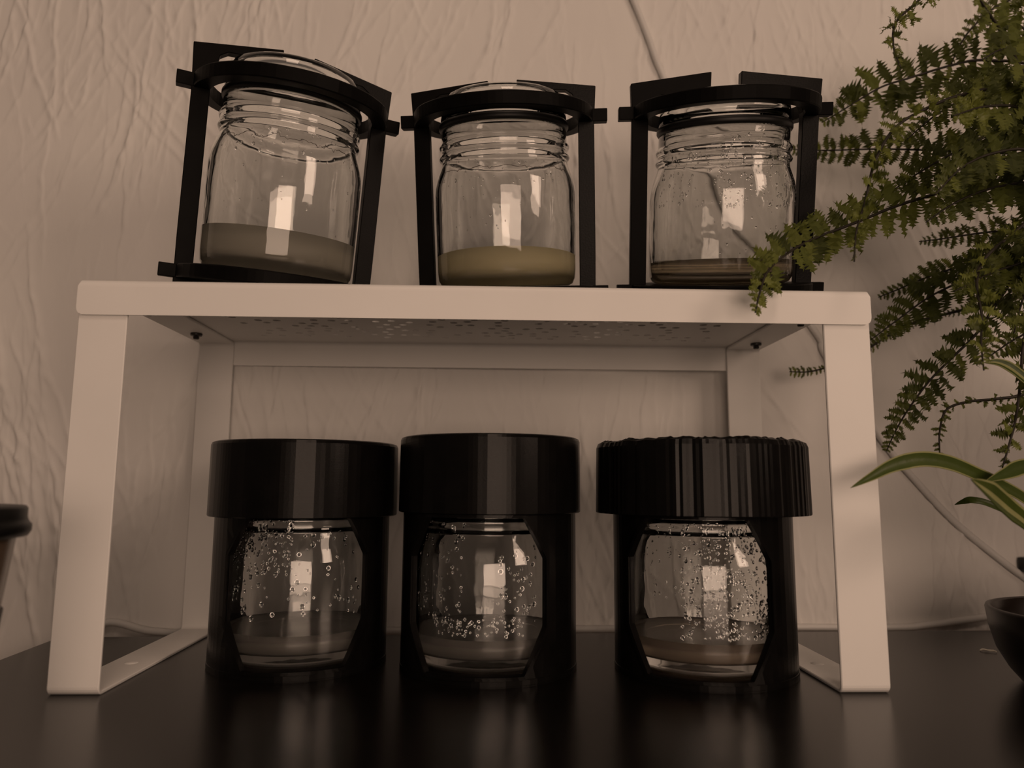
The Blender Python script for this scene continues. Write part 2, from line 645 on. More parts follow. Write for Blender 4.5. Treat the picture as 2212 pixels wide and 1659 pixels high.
# ------------------------------------------------------------------ glass jars
def jar_profile(s):
    outer_ = [(0, 0.0026), (0.024, 0.0024), (0.0292, 0.0006), (0.0305, 0.0), (0.0325, 0.0009), (0.0338, 0.0032),
              (0.0342, 0.0075), (0.0343, 0.024), (0.0342, 0.040 + s), (0.0339, 0.0432 + s), (0.0332, 0.0464 + s),
              (0.0322, 0.0496 + s), (0.0312, 0.0524 + s), (0.0306, 0.0545 + s), (0.0306, 0.0554 + s),
              (0.0313, 0.0560 + s), (0.0318, 0.0570 + s), (0.0314, 0.0582 + s), (0.0307, 0.0590 + s), (0.0306, 0.0602 + s),
              (0.0313, 0.0610 + s), (0.0317, 0.0622 + s), (0.0312, 0.0634 + s), (0.0305, 0.0642 + s), (0.0304, 0.0690 + s),
              (0.0301, 0.0700 + s), (0.0293, 0.0705 + s), (0.0284, 0.0702 + s), (0.0280, 0.0692 + s)]
    inner_ = [(0.0280, 0.0570 + s), (0.0284, 0.0535 + s), (0.0296, 0.0495 + s), (0.0308, 0.0455 + s),
              (0.0316, 0.0405 + s), (0.0318, 0.024), (0.0318, 0.0085), (0.0310, 0.0062), (0.0280, 0.0052), (0, 0.0056)]
    return outer_, inner_

def r_inner(z, s):
    P = sorted([(zz, r) for r, zz in jar_profile(s)[1] if r > 0.027])
    P = [p for p in P if p[0] >= 0.006]
    for (z0, r0), (z1, r1) in zip(P, P[1:]):
        if z0 <= z <= z1 and z1 > z0:
            return r0 + (r1 - r0) * (z - z0) / (z1 - z0)
    return 0.028

def drops(name, parent, s, specs, seed):
    """water beads on the inner wall. spec: (count, angle0, angle1, z0, z1, rmin, rmax, stretch)"""
    rr = random.Random(seed)
    V, F = [], []
    placed = []
    for cnt, a0, a1, z0, z1, rmin, rmax, stv in specs:
        made = 0
        for _ in range(cnt * 6):
            if made >= cnt:
                break
            a = math.radians(rr.uniform(a0, a1))
            z = rr.uniform(z0, z1)
            r = rmin + (rmax - rmin) * rr.random() ** 2
            if any((a - b) ** 2 * 0.001 + (z - y) ** 2 < (0.8 * (r + q)) ** 2 for b, y, q in placed[-260:]):
                continue
            placed.append((a, z, r))
            made += 1
            R = r_inner(z, s) + 0.00008
            radial = Vector((math.sin(a), -math.cos(a), 0))
            tan = Vector((math.cos(a), math.sin(a), 0))
            zz = Vector((0, 0, 1))
            c = radial * R + zz * z
            st = rr.uniform(1.0, stv)
            base = len(V)
            ring_n = 8
            for lvl, (cr, ch) in enumerate(((1.0, 0.0), (0.86, 0.36), (0.5, 0.62))):
                for k in range(ring_n):
                    th = 2 * math.pi * k / ring_n
                    V.append(c + tan * (r * cr * math.cos(th)) + zz * (r * cr * st * math.sin(th)) - radial * (r * ch))
            V.append(c - radial * (r * 0.70))
            for lvl in range(2):
                for k in range(ring_n):
                    k2 = (k + 1) % ring_n
                    b = base + lvl * ring_n
                    F.append((b + k, b + ring_n + k, b + ring_n + k2, b + k2))
            b = base + 2 * ring_n
            for k in range(ring_n):
                F.append((b + k, base + 3 * ring_n, b + (k + 1) % ring_n))
            F.append(tuple(base + k for k in range(ring_n)))
    bm = bmesh.new()
    vs = [bm.verts.new(v) for v in V]
    for f in F:
        bm.faces.new([vs[i] for i in f])
    o = bm_obj(name, bm, M_WATER, parent, True)
    o['kind'] = 'stuff'
    return o

def residue(parent, s, z, amp, seed):
    """ragged line of dried residue left round the inner shoulder"""
    rr = random.Random(seed)
    pts = []
    for k in range(90):
        a = math.radians(-84 + 168 * k / 89)
        zz = z + amp * (noise.noise(Vector((a * 5, seed, 0))) + 0.7 * noise.noise(Vector((a * 23, seed, 3))))
        R = r_inner(zz, s) - 0.0001
        pts.append(Vector((R * math.sin(a), -R * math.cos(a), zz)))
    V, F = tube(pts, lambda t: 0.00009 + 0.00016 * abs(noise.noise(Vector((t * 40, seed, 7)))), 6)
    o = me_obj('residue_line', V, F, M_RESIDUE, parent, True)
    return o
M_RESIDUE = make_plain('dried_residue', (0.10, 0.075, 0.055), 0.5, 300, 1.6)

def glass_jar(label, mat, s, gel_h, gel_mat, gel_label, specs, seed, lid=True, res=None, tilt=0.0):
    root = empty('glass_jar', mat=mat)
    tag(root, label, 'jar', 'glass culture jars')
    o_, i_ = jar_profile(s)
    V, F = lathe(o_ + i_, 72)
    body = me_obj('jar_body', V, F, M_GLASS, root, True)
    # set contents: follows the inside of the base, its top edge climbing the wall a little
    R = 0.0318
    prof = [(0, 0.0055), (0.0278, 0.0051), (0.0311, 0.0061), (R + 0.0002, 0.0084), (R + 0.0002, gel_h + 0.0007),
            (R - 0.0006, gel_h + 0.0004), (R - 0.002, gel_h), (0, gel_h)]
    V, F = lathe(prof, 64)
    V = [(x, y, z - y * math.tan(math.radians(tilt)) if z > gel_h - 0.0005 else z) for x, y, z in V]
    g = me_obj('contents', V, F, gel_mat, root, True)
    g['label'] = gel_label
    if specs:
        drops('condensation', root, s, specs, seed)
    if res:
        residue(root, s, res[0], res[1], seed)
    if lid:
        V, F = lathe([(0.0288, 0.0703 + s), (0.0309, 0.0703 + s), (0.0314, 0.0712 + s), (0.0314, 0.0727 + s),
                      (0.0308, 0.0737 + s), (0.0288, 0.0737 + s)], 64, True)
        me_obj('rubber_seal', V, F, M_SEAL, root, True)
        z = 0.0738 + s
        prof = [(0, z + 0.0154), (0.008, z + 0.0153), (0.0150, z + 0.0150), (0.0212, z + 0.0144), (0.0252, z + 0.0136),
                (0.0278, z + 0.0122), (0.0293, z + 0.0098), (0.0300, z + 0.0066), (0.0304, z + 0.0030), (0.0304, z + 0.0008), (0.0300, z), (0.0272, z),
                (0.0270, z + 0.0050), (0.0258, z + 0.0090), (0.0210, z + 0.0112), (0.0120, z + 0.0121), (0, z + 0.0123)]
        V, F = lathe(list(reversed(prof)), 64)
        me_obj('glass_lid', V, F, M_LID, root, True)
    return root

def jitter(V, amp, seed, n):
    """tiny radius steps from column to column, as vertical print seams leave"""
    rr = random.Random(seed)
    off = [rr.uniform(-amp, amp) for _ in range(n)]
    out = []
    for x, y, z in V:
        r = math.hypot(x, y)
        if r < 0.02:
            out.append((x, y, z))
            continue
        k = int(round(math.atan2(y, x) / (2 * math.pi) * n)) % n
        out.append((x * (r + off[k]) / r, y * (r + off[k]) / r, z))
    return out

# ------------------------------------------------------------------ clamp frames that hold the upper jars
T, RO, RI, HR, RT = 0.0500, 0.0431, 0.0362, 0.0838, 0.006
XO, PW, LI, TW = 0.0437, 0.0076, 0.0069, 0.0031

def ring_bm(z0, z1, ri, seg=84):
    bm = bmesh.new()
    if ri > 0:
        prof = [(ri, z0), (RO - 0.0004, z0), (RO, z0 + 0.0005), (RO, z1 - 0.0005), (RO - 0.0004, z1), (ri, z1)]
        V, F = lathe(prof, seg, True)
    else:
        prof = [(0, z0), (RO - 0.0004, z0), (RO, z0 + 0.0005), (RO, z1 - 0.0005), (RO - 0.0004, z1), (0, z1)]
        V, F = lathe(prof, seg)
    V = jitter(V, 0.00010, int(z0 * 1e5) + int(ri * 1e4), seg)
    vs = [bm.verts.new(v) for v in V]
    for f in F:
        bm.faces.new([vs[i] for i in f])
    for sgn in (-1, 1):
        x0, x1 = sorted((sgn * (RO - 0.0035), sgn * T))
        add_box(bm, x0, x1, -TW, TW, z0, z1, 0.0004)
    return bm

def clamp_bm(sgn, top_in, arm_bot_in, dz, bot_d):
    """C-shaped clip: post with an arm over the lid and an arm under the base"""
    zt = HR + RT
    xi = XO - PW
    poly = [(XO, -bot_d), (XO + 0.0002, 0.02), (XO, HR), (XO + 0.0008, zt + 0.0104 + dz), (LI, top_in + dz), (LI + 0.0001, arm_bot_in),
            (0.030, arm_bot_in - 0.0012), (xi - 0.0028, arm_bot_in - 0.0034), (xi, zt - 0.004), (xi, 0.004), (xi - 0.003, -0.0001), (LI, -0.0002), (LI, -bot_d)]
    poly = [(sgn * x, z) for x, z in poly]
    bm = bmesh.new()
    prism(bm, poly, 'y', -0.0029, 0.0029)
    bmesh.ops.recalc_face_normals(bm, faces=bm.faces)
    bmesh.ops.bevel(bm, geom=list(bm.edges), offset=0.0003, segments=1, affect='EDGES')
    return bm

def holder(label, pos, yaw, pitch, roll, top_in, arm_bot_in, dz, bot_d):
    mtx = (Matrix.Translation(pos) @ Matrix.Rotation(math.radians(yaw), 4, 'Z') @
           Matrix.Rotation(math.radians(pitch), 4, 'X') @ Matrix.Rotation(math.radians(roll), 4, 'Y'))
    root = empty('jar_holder', mat=mtx)
    tag(root, label, 'jar holder', 'printed jar clamp frames')
    bm_obj('base_plate', ring_bm(0.0, RT, 0.0), M_BLACK, root)
    bm_obj('top_ring', ring_bm(HR, HR + RT, RI), M_BLACK, root)
    for sgn in (-1, 1):
        bm_obj('clamp_clip', clamp_bm(sgn, top_in, arm_bot_in, dz, bot_d), M_BLACK_ROUGH if sgn > 0 else M_BLACK, root)
    return root, mtx

G_PALE = make_gel('pale_set_culture', (0.79, 0.75, 0.63), (0.83, 0.79, 0.67), 0.72, 0.35)
G_YELLOW = make_gel('yellow_cloudy_culture', (0.82, 0.73, 0.45), (0.87, 0.78, 0.49), 0.40, 0.40)
G_AMBER = make_gel('amber_culture', (0.93, 0.78, 0.56), (0.96, 0.82, 0.60), 0.88, 0.15)
G_GREY = make_gel('grey_culture', (0.80, 0.76, 0.70), (0.86, 0.82, 0.76), 0.82, 0.2)
G_TAN = make_gel('tan_culture', (0.84, 0.68, 0.53), (0.90, 0.76, 0.62), 0.82, 0.2)

JZ = Matrix.Translation((0, 0, RT + 0.0003))
hold_L, mx = holder('black clamp frame tilted and turned, on the left end of the white shelf', (-0.0972, 0.0503, 0.1683), 23.0, 11.4, 1.5,
                    0.1066, 0.1032, 0.0028, 0.0052)
glass_jar('clear glass jar with pale cloudy layer, leaning in the tilted left clamp frame', mx @ JZ, 0.0072, 0.0180, G_PALE,
          'pale greyish cloudy layer', [(46, -70, 70, 0.050, 0.062, 0.00025, 0.0007, 1.6), (22, -60, 60, 0.02, 0.05, 0.0002, 0.0005, 1.5)], 3,
          True, (0.0575, 0.0022))
hold_M, mx = holder('black clamp frame standing upright in the middle of the white shelf', (0.0126, 0.0698, 0.1708), -5.8, 14.9, -0.6,
                    0.1046, 0.1001, 0.0, 0.0096)
glass_jar('clear glass jar with yellowish liquid layer in the middle clamp frame', mx @ JZ, 0.0042, 0.0136, G_YELLOW,
          'cloudy yellow layer', [(44, -70, 70, 0.046, 0.058, 0.00022, 0.0006, 1.7), (26, -40, 20, 0.025, 0.05, 0.0002, 0.0005, 1.6)], 5,
          True, (0.0535, 0.0014), 7.0)
hold_R, mx = holder('black clamp frame beside the fern, on the right end of the white shelf', (0.1168, 0.0620, 0.1723), -4.5, 17.0, -0.4,
                    0.1046, 0.0959, 0.0, 0.0114)
glass_jar('beaded glass jar with thin amber layer in the clamp frame beside the fern', mx @ JZ, 0.0, 0.0092, G_AMBER,
          'thin amber layer', [(260, -15, 78, 0.034, 0.0655, 0.00022, 0.00075, 1.7), (110, -75, 0, 0.034, 0.060, 0.00022, 0.00065, 1.7),
                               (16, -20, 50, 0.012, 0.036, 0.00025, 0.0006, 1.8)], 9, True, None, 3.5)

# ------------------------------------------------------------------ lower canisters: windowed shells with big caps
CR, CT = 0.0387, 0.0022
def window_poly(centre, flip=1):
    h = [(31, 0.0040), (46.5, 0.0220), (46.5, 0.0490), (31, 0.0655), (-31, 0.0655), (-46.5, 0.0490), (-46.5, 0.0220), (-31, 0.0040)]
    out = []
    for i in range(8):
        (a0, z0), (a1, z1) = h[i], h[(i + 1) % 8]
        n = max(2, int(abs(a1 - a0) / 3.9))
        out += [(CR * math.radians(centre + a0 + (a1 - a0) * k / n), z0 + (z1 - z0) * k / n) for k in range(n)]
    if centre:
        out = [((u - CR * math.radians(centre)) * 1.22 + CR * math.radians(centre), z) for u, z in out]
    return out

def canister(label, x, y, yaw, cap_r, cap_z0, cap_z1, rough_cap=False):
    root = empty('jar_canister', mat=Matrix.Translation((x, y, 0)) @ Matrix.Rotation(math.radians(yaw), 4, 'Z'))
    tag(root, label, 'canister', 'black printed canisters')
    H = 0.0700
    L = CR * math.pi
    outer = [(-L, 0.0), (L, 0.0), (L, H), (-L, H)]
    # the shell is unrolled to u = radius * angle (angle 0 looks at -y); windows front and back
    holes = [window_poly(0)]
    back = window_poly(180)
    seg = 72
    def half(p):  # split back window over the seam
        return p
    extra = []
    for k in range(1, seg):
        u = -L + 2 * L * k / seg
        for z in (0.0, 0.012, 0.024, 0.036, 0.048, 0.060, H):
            extra.append((u, z))
    # seam at +90 degrees instead of behind, so that both windows are whole
    sh = L / 2
    outer = [(p[0] + sh, p[1]) for p in outer]
    holes = [window_poly(0), window_poly(180)]
    extra = [(u + sh, z) for u, z in extra]
    vo, keep = cdt(outer, holes, extra)
    def on(r):
        return lambda p: (r * math.sin(p.x / CR), -r * math.cos(p.x / CR), p.y)
    V, F = thick(vo, keep, on(CR), on(CR - CT))
    bm = bmesh.new()
    vs = [bm.verts.new(v) for v in V]
    for f in F:
        try:
            bm.faces.new([vs[i] for i in f])
        except ValueError:
            pass
    bmesh.ops.remove_doubles(bm, verts=bm.verts, dist=1e-6)
    bm_obj('windowed_shell', bm, M_CAP, root)
    V, F = lathe([(0, 0.0), (CR - 0.0005, 0.0), (CR + 0.0002, 0.0006), (CR + 0.0002, 0.0026), (CR - 0.001, 0.0031), (0, 0.0031)], 72)
    me_obj('base_plate', V, F, M_CAP, root)
    # raised rim round the front window
    bm = bmesh.new()
    w = window_poly(0)
    cen = (0.0, 0.0345)
    ins = [(cen[0] + (p[0] - cen[0]) * 1.045, cen[1] + (p[1] - cen[1]) * 1.045) for p in w]
    ins = [(u, min(z, 0.0668)) for u, z in ins]
    def dens(loop, n=1):
        out = []
        for i in range(len(loop)):
            a, b = Vector(loop[i]), Vector(loop[(i + 1) % len(loop)])
            out += [a.lerp(b, k / n) for k in range(n)]
        return out
    A, B = dens(w), dens(ins)
    r0, r1 = CR - 0.0004, CR + 0.0007
    rows = [[bm.verts.new(on(r)(p)) for p in loop] for r, loop in ((r0, A), (r1, A), (r1, B), (r0, B))]
    for i in range(4):
        for k in range(len(A)):
            k2 = (k + 1) % len(A)
            bm.faces.new((rows[i][k], rows[i][k2], rows[(i + 1) % 4][k2], rows[(i + 1) % 4][k]))
    bm_obj('window_rim', bm, M_CAP, root)
    # cap
    if not rough_cap:
        prof = [(CR + 0.0005, cap_z0), (cap_r - 0.0004, cap_z0), (cap_r, cap_z0 + 0.0004), (cap_r - 0.0001, cap_z1 - 0.0016),
                (cap_r - 0.0006, cap_z1 - 0.0005), (cap_r - 0.0018, cap_z1), (0, cap_z1 + 0.0001), (0, cap_z1 - 0.003),
                (CR + 0.0005, cap_z1 - 0.003)]
        V, F = lathe(prof, 132)
        V = jitter(V, 0.00005, int(x * 1000), 132)
        # loop the hollow underside to the lip
        n = 132
        first = list(range(n))
        last = list(range(len(V) - n, len(V)))
        F += [(last[k], last[(k + 1) % n], first[(k + 1) % n], first[k]) for k in range(n)]
        me_obj('cap', V, F, M_CAP, root)
    else:
        rr = random.Random(4)
        n = 220
        V, F = [], []
        jag = [noise.noise(Vector((k * 0.21, 0.3, 0))) for k in range(n)]
        rad = []
        for k in range(n):
            a = 2 * math.pi * k / n
            lob = 0.00055 * math.cos(7 * a + 0.6)
            ridge = 0.00020 * rr.uniform(-1, 1) + 0.00022 * noise.noise(Vector((k * 0.45, 5, 0)))
            rad.append(cap_r - 0.0012 + lob + ridge)
        rows = []
        def row(f):
            rows.append([len(V) + k for k in range(n)])
            for k in range(n):
                a = 2 * math.pi * k / n
                r, z = f(k)
                V.append((r * math.cos(a), r * math.sin(a), z))
        row(lambda k: (CR + 0.0005, cap_z0))
        row(lambda k: (rad[k] - 0.0002, cap_z0))
        row(lambda k: (rad[k], cap_z0 + 0.0004))
        row(lambda k: (rad[k] - 0.0004, cap_z1 - 0.0030))
        row(lambda k: (rad[k] - 0.0012, cap_z1 - 0.0010 + 0.0006 * jag[k]))
        row(lambda k: (rad[k] - 0.0034, cap_z1 + 0.0009 * jag[k] + 0.0003 * rr.uniform(-1, 1)))
        row(lambda k: (rad[k] - 0.0060, cap_z1 - 0.0006 + 0.0005 * jag[(k * 3) % n]))
        row(lambda k: (cap_r - 0.016, cap_z1 + 0.0004))
        for i in range(len(rows) - 1):
            for k in range(n):
                k2 = (k + 1) % n
                F.append((rows[i][k], rows[i][k2], rows[i + 1][k2], rows[i + 1][k]))
        V.append((0, 0, cap_z1 + 0.0004))
        F += [(rows[-1][k], rows[-1][(k + 1) % n], len(V) - 1) for k in range(n)]
        row(lambda k: (CR + 0.0005, cap_z1 - 0.004))
        F += [(rows[-1][k], rows[-1][(k + 1) % n], rows[0][(k + 1) % n], rows[0][k]) for k in range(n)]
        V.append((0, 0, cap_z1 - 0.004))
        F += [(rows[-1][(k + 1) % n], rows[-1][k], len(V) - 1) for k in range(n)]
        me_obj('ridged_cap', V, F, M_CAP, root)
    return root

SHRINK = 0.0034
for label, x, y, yaw, cr, z0, z1, rc, jl, gel, gl, specs, seed in (
    ('black canister with smooth cap, left of the three under the shelf', -0.0807, 0.0580, 10, 0.0420, 0.0645, 0.0973, False,
     'beaded glass jar with grey layer inside the left black canister', G_GREY, 'grey cloudy layer',
     [(230, -60, 5, 0.038, 0.0600, 0.0003, 0.0009, 1.5), (85, -50, 60, 0.020, 0.056, 0.0004, 0.0011, 1.5), (14, -60, -30, 0.014, 0.036, 0.0006, 0.0013, 1.6)], 31),
    ('black canister with smooth cap, in the middle under the shelf', 0.0047, 0.0490, -10, 0.0409, 0.0668, 0.0998, False,
     'glass jar with pale grey layer inside the middle black canister', G_GREY, 'pale grey layer',
     [(110, -66, -20, 0.018, 0.060, 0.0003, 0.0010, 1.5), (50, 5, 38, 0.020, 0.050, 0.0004, 0.0011, 1.6), (70, -40, 25, 0.0145, 0.022, 0.0003, 0.0008, 1.2)], 37),
    ('black canister with wide rough ridged cap, right of the three under the shelf', 0.0989, 0.0415, -19, 0.0472, 0.0668, 0.0985, True,
     'densely beaded glass jar with tan layer inside the rough-capped canister', G_TAN, 'tan layer with an amber band',
     [(600, -32, 52, 0.015, 0.0605, 0.00030, 0.00090, 1.5), (60, -70, -25, 0.03, 0.060, 0.00025, 0.0006, 1.4), (18, 0, 50, 0.013, 0.03, 0.0006, 0.0011, 1.3)], 43)):
    canister(label, x, y, yaw, cr, z0, z1, rc)
    mtx = Matrix.Translation((x, y, SHRINK)) @ Matrix.Rotation(math.radians(yaw * 0), 4, 'Z')
    glass_jar(jl, mtx, 0.0, 0.0125, gel, gl, specs, seed, False, None)

# ------------------------------------------------------------------ cables on the wall
CABLE1 = [(0.0843, 0.136, 0.4011), (0.0923, 0.1363, 0.3824), (0.1013, 0.1366, 0.3577), (0.111, 0.1369, 0.3302), (0.1454, 0.1382, 0.253), (0.1699, 0.1391, 0.2127),
          (0.2011, 0.1402, 0.1698), (0.2061, 0.1404, 0.1563), (0.2376, 0.1415, 0.1066), (0.2573, 0.1422, 0.0822), (0.2785, 0.143, 0.0593), (0.2998, 0.1437, 0.0414),
          (0.3191, 0.1444, 0.0268), (0.3401, 0.1452, 0.0127)]
V, F = tube(catmull([(0.055, 0.1349, 0.475)] + CABLE1 + [(0.375, 0.1464, -0.01)], 8), 0.0020, 12)
tag(me_obj('wall_cable', V, F, M_CABLE, None, True), 'thin white cable running diagonally down the wall behind the fern', 'cable')
CABLE2 = [(-0.2335, 0.1246, 0.0060), (-0.2034, 0.1256, 0.0027), (-0.1755, 0.1266, -0.0005), (-0.1439, 0.1278, -0.0018), (-0.0472, 0.1313, -0.0010),
          (0.0631, 0.1352, -0.0008), (0.1586, 0.1387, -0.0006), (0.2377, 0.1415, -0.0012), (0.2571, 0.1422, 0.0), (0.2797, 0.143, 0.0025), (0.2996, 0.1437, 0.005), (0.3282, 0.1448, 0.008)]
V, F = tube(catmull([(-0.2195, 0.1246, -0.12), (-0.2185, 0.1248, -0.03)] + CABLE2[1:] + [(0.40, 0.1474, 0.014)], 8), 0.0020, 12)
tag(me_obj('desk_cable', V, F, M_CABLE, None, True), 'white cable lying along the wall behind the desk edge', 'cable')
bm = bmesh.new()
add_box(bm, 0.3162, 0.3400, 0.1290, 0.1455, 0.0300, 0.0385, 0.0015)
tag(bm_obj('cable_plug', bm, M_SEAL), 'small black plug on the wall at the right picture edge', 'plug')

# ------------------------------------------------------------------ odds and ends on the desk
V, F = [], []
for k in range(7):
    t = k / 6
    x = 0.2440 + 0.0055 * t
    y = 0.0752 - 0.0042 * t
    z = 0.0004 + 0.0007 * math.sin(t * 3.1) + 0.0003 * math.sin(t * 9)
    w = 0.0007 * (0.35 + math.sin(math.pi * min(1, t + 0.1)))
    V += [(x, y - w, z), (x + 0.0002, y + w, z + 0.0002), (x + 0.0002, y + w, z - 0.0003), (x, y - w, z - 0.0004)]
for k in range(6):
    for j in range(4):
        j2 = (j + 1) % 4
        F.append((k * 4 + j, k * 4 + j2, k * 4 + 4 + j2, k * 4 + 4 + j))
F += [(3, 2, 1, 0), (24, 25, 26, 27)]
tag(me_obj('paper_scrap', V, F, M_SCRAP), 'tiny pale curled scrap on the desk beside the brown bowl', 'scrap')

cup = empty('lidded_cup', (-0.1762, -0.0700, 0))
tag(cup, 'brown tapered cup with black lid at the left picture edge', 'cup')
V, F = lathe([(0, 0.0), (0.0298, 0.0), (0.0312, 0.0015), (0.0330, 0.020), (0.0354, 0.041), (0.0377, 0.0615), (0.0377, 0.0640),
              (0.0355, 0.0640), (0.0333, 0.041), (0.0296, 0.004), (0, 0.004)], 64)
me_obj('cup_body', V, F, M_BROWN_GLASS, cup, True)
V, F = lathe([(0.0315, 0.0020), (0.0321, 0.0020), (0.0339, 0.020), (0.0361, 0.0400), (0.0357, 0.0404), (0.0345, 0.0395), (0.0318, 0.004)], 64, True)
me_obj('cup_sleeve', V, F, M_SEAL, cup, True)
V, F = lathe([(0, 0.0600), (0.0345, 0.0600), (0.0345, 0.0625), (0.0408, 0.0625), (0.0417, 0.0640), (0.0417, 0.0658), (0.0408, 0.0668), (0.0403, 0.0680), (0.0403, 0.0708),
              (0.0397, 0.0716), (0, 0.0718)], 64)
me_obj('cup_lid', V, F, M_SEAL, cup, True)

# ------------------------------------------------------------------ spider plant in a shallow bowl
spider = empty('spider_plant', (0.2525, 0.0, 0))
tag(spider, 'striped spider plant in a shallow dark brown bowl at the right edge', 'potted plant')
V, F = lathe([(0, 0.0), (0.0330, 0.0), (0.0350, 0.0018), (0.0385, 0.0062), (0.0426, 0.0139), (0.0446, 0.0220), (0.0455, 0.0296), (0.0452, 0.0304),
              (0.0440, 0.0306), (0.0428, 0.0298), (0.0420, 0.0220), (0.0400, 0.0150), (0, 0.0120)], 64)
me_obj('bowl', V, F, M_BOWL, spider, True)
V, F = [], []
rings_n, seg = 9, 36
for i in range(rings_n):
    for k in range(seg):
        a = 2 * math.pi * k / seg
        r = 0.0413 * (i + 0.2) / (rings_n - 0.8)
        V.append((r * math.cos(a), r * math.sin(a), 0.0200 + 0.004 * noise.noise(Vector((r * 90 * math.cos(a), r * 90 * math.sin(a), 1)))))
for i in range(rings_n - 1):
    for k in range(seg):
        k2 = (k + 1) % seg
        F.append((i * seg + k, i * seg + k2, (i + 1) * seg + k2, (i + 1) * seg + k))
F.append(tuple(range(seg)))
me_obj('soil', V, F, M_SOIL, spider, True)

M_BLADE = make_leaf('blade_green', (0.035, 0.060, 0.010), (0.075, 0.105, 0.018), 0.25, 60, 0.35)
M_BLADE_PALE = make_leaf('blade_pale_stripe', (0.26, 0.27, 0.10), (0.36, 0.36, 0.16), 0.25, 60, 0.35)
BLADES=[
   ( [[0.1347, -0.026, 0.0786], [0.1438, -0.0227, 0.0825], [0.1545, -0.0195, 0.087], [0.1671, -0.0162, 0.0894], [0.1797, -0.013, 0.0882], [0.1924, -0.0097, 0.0841], [0.2035, -0.0065, 0.0801], [0.2182, -0.0032, 0.0724], [0.2342, 0.0, 0.0561]] , 0.0059 ),
   ( [[0.1635, -0.05, 0.0816], [0.1774, -0.0388, 0.077], [0.1915, -0.0275, 0.0713], [0.2077, -0.0162, 0.0638], [0.2275, -0.005, 0.0477]] , 0.0096 ),
   ( [[0.1885, -0.02, 0.0811], [0.199, -0.016, 0.0841], [0.2097, -0.012, 0.087], [0.2233, -0.008, 0.0869], [0.2365, -0.004, 0.0743], [0.2404, 0.0, 0.0526]] , 0.006 ),
   ( [[0.202, -0.005, 0.1287], [0.2093, -0.004, 0.1286], [0.2173, -0.003, 0.1245], [0.2268, -0.002, 0.1149], [0.2369, -0.001, 0.0927], [0.2398, 0.0, 0.0561]] , 0.0051 ),
   ( [[0.2017, 0.02, 0.0717], [0.2034, 0.017, 0.073], [0.2055, 0.014, 0.0738], [0.2112, 0.011, 0.072], [0.2224, 0.008, 0.0647], [0.2353, 0.005, 0.0466]] , 0.0027 ),
]

def blade(pts, width, face_tilt, pale):
    path = catmull([Vector(p) - Vector((0.2525, 0, 0)) for p in pts], 7)
    L = len(path)
    U = [-1, -0.82, -0.24, 0.24, 0.82, 1]
    V, F, FM = [], [], []
    for i, p in enumerate(path):
        t = i / (L - 1)
        tan = (path[min(i + 1, L - 1)] - path[max(i - 1, 0)]).normalized()
        side = tan.cross(Vector((0, -1, 0))).normalized()
        nrm = side.cross(tan).normalized()
        side = (side * math.cos(face_tilt) + nrm * math.sin(face_tilt)).normalized()
        nrm = side.cross(tan).normalized()
        w = 0.5 * width * min(1.0, (t / 0.30 + 0.01)) ** 0.8 * (1 - 0.35 * max(0, t - 0.5) * 2)
        for layer in (0.00018, -0.00018):
            for u in U:
                V.append(p + side * (w * u) + nrm * (w * 0.35 * (abs(u) - 0.5) + layer))
    n = len(U)
    for i in range(L - 1):
        a, b = i * 2 * n, (i + 1) * 2 * n
        for k in range(n - 1):
            mi = 1 if k in pale else 0
            F.append((a + k, a + k + 1, b + k + 1, b + k)); FM.append(mi)
            F.append((a + n + k + 1, a + n + k, b + n + k, b + n + k + 1)); FM.append(mi)
        F.append((a + n, a, b, b + n)); FM.append(1 if 0 in pale else 0)
        F.append((a + n - 1, a + 2 * n - 1, b + 2 * n - 1, b + n - 1)); FM.append(1 if 4 in pale else 0)
    return me_obj('leaf', V, F, None, spider, True, [M_BLADE, M_BLADE_PALE], FM)
for k, (pts, w) in enumerate(BLADES):
    blade(pts, w, (0.15, 0.35, 0.2, 0.3, 0.1)[k], ((0, 4), (0, 2), (0, 4), (0, 2, 4), ())[k])

# ------------------------------------------------------------------ fern in a tall pot just beyond the right edge
BASE = Vector((0.392, 0.026, 0.0))
CROWN = Vector((0.392, 0.026, 0.172))
fern = empty('fern', BASE)
tag(fern, 'bushy frilly green fern hanging over the right end of the shelf', 'fern')
V, F = lathe([(0, 0.0), (0.046, 0.0), (0.048, 0.002), (0.058, 0.140), (0.062, 0.142), (0.0625, 0.160), (0.0605, 0.162), (0.057, 0.160), (0.054, 0.146), (0, 0.146)], 48)
me_obj('pot', V, F, M_POT, fern, True)
V, F = lathe([(0.0545, 0.147), (0.040, 0.153), (0.020, 0.156), (0, 0.157)], 32)
me_obj('soil', V, F, M_SOIL, fern, True)

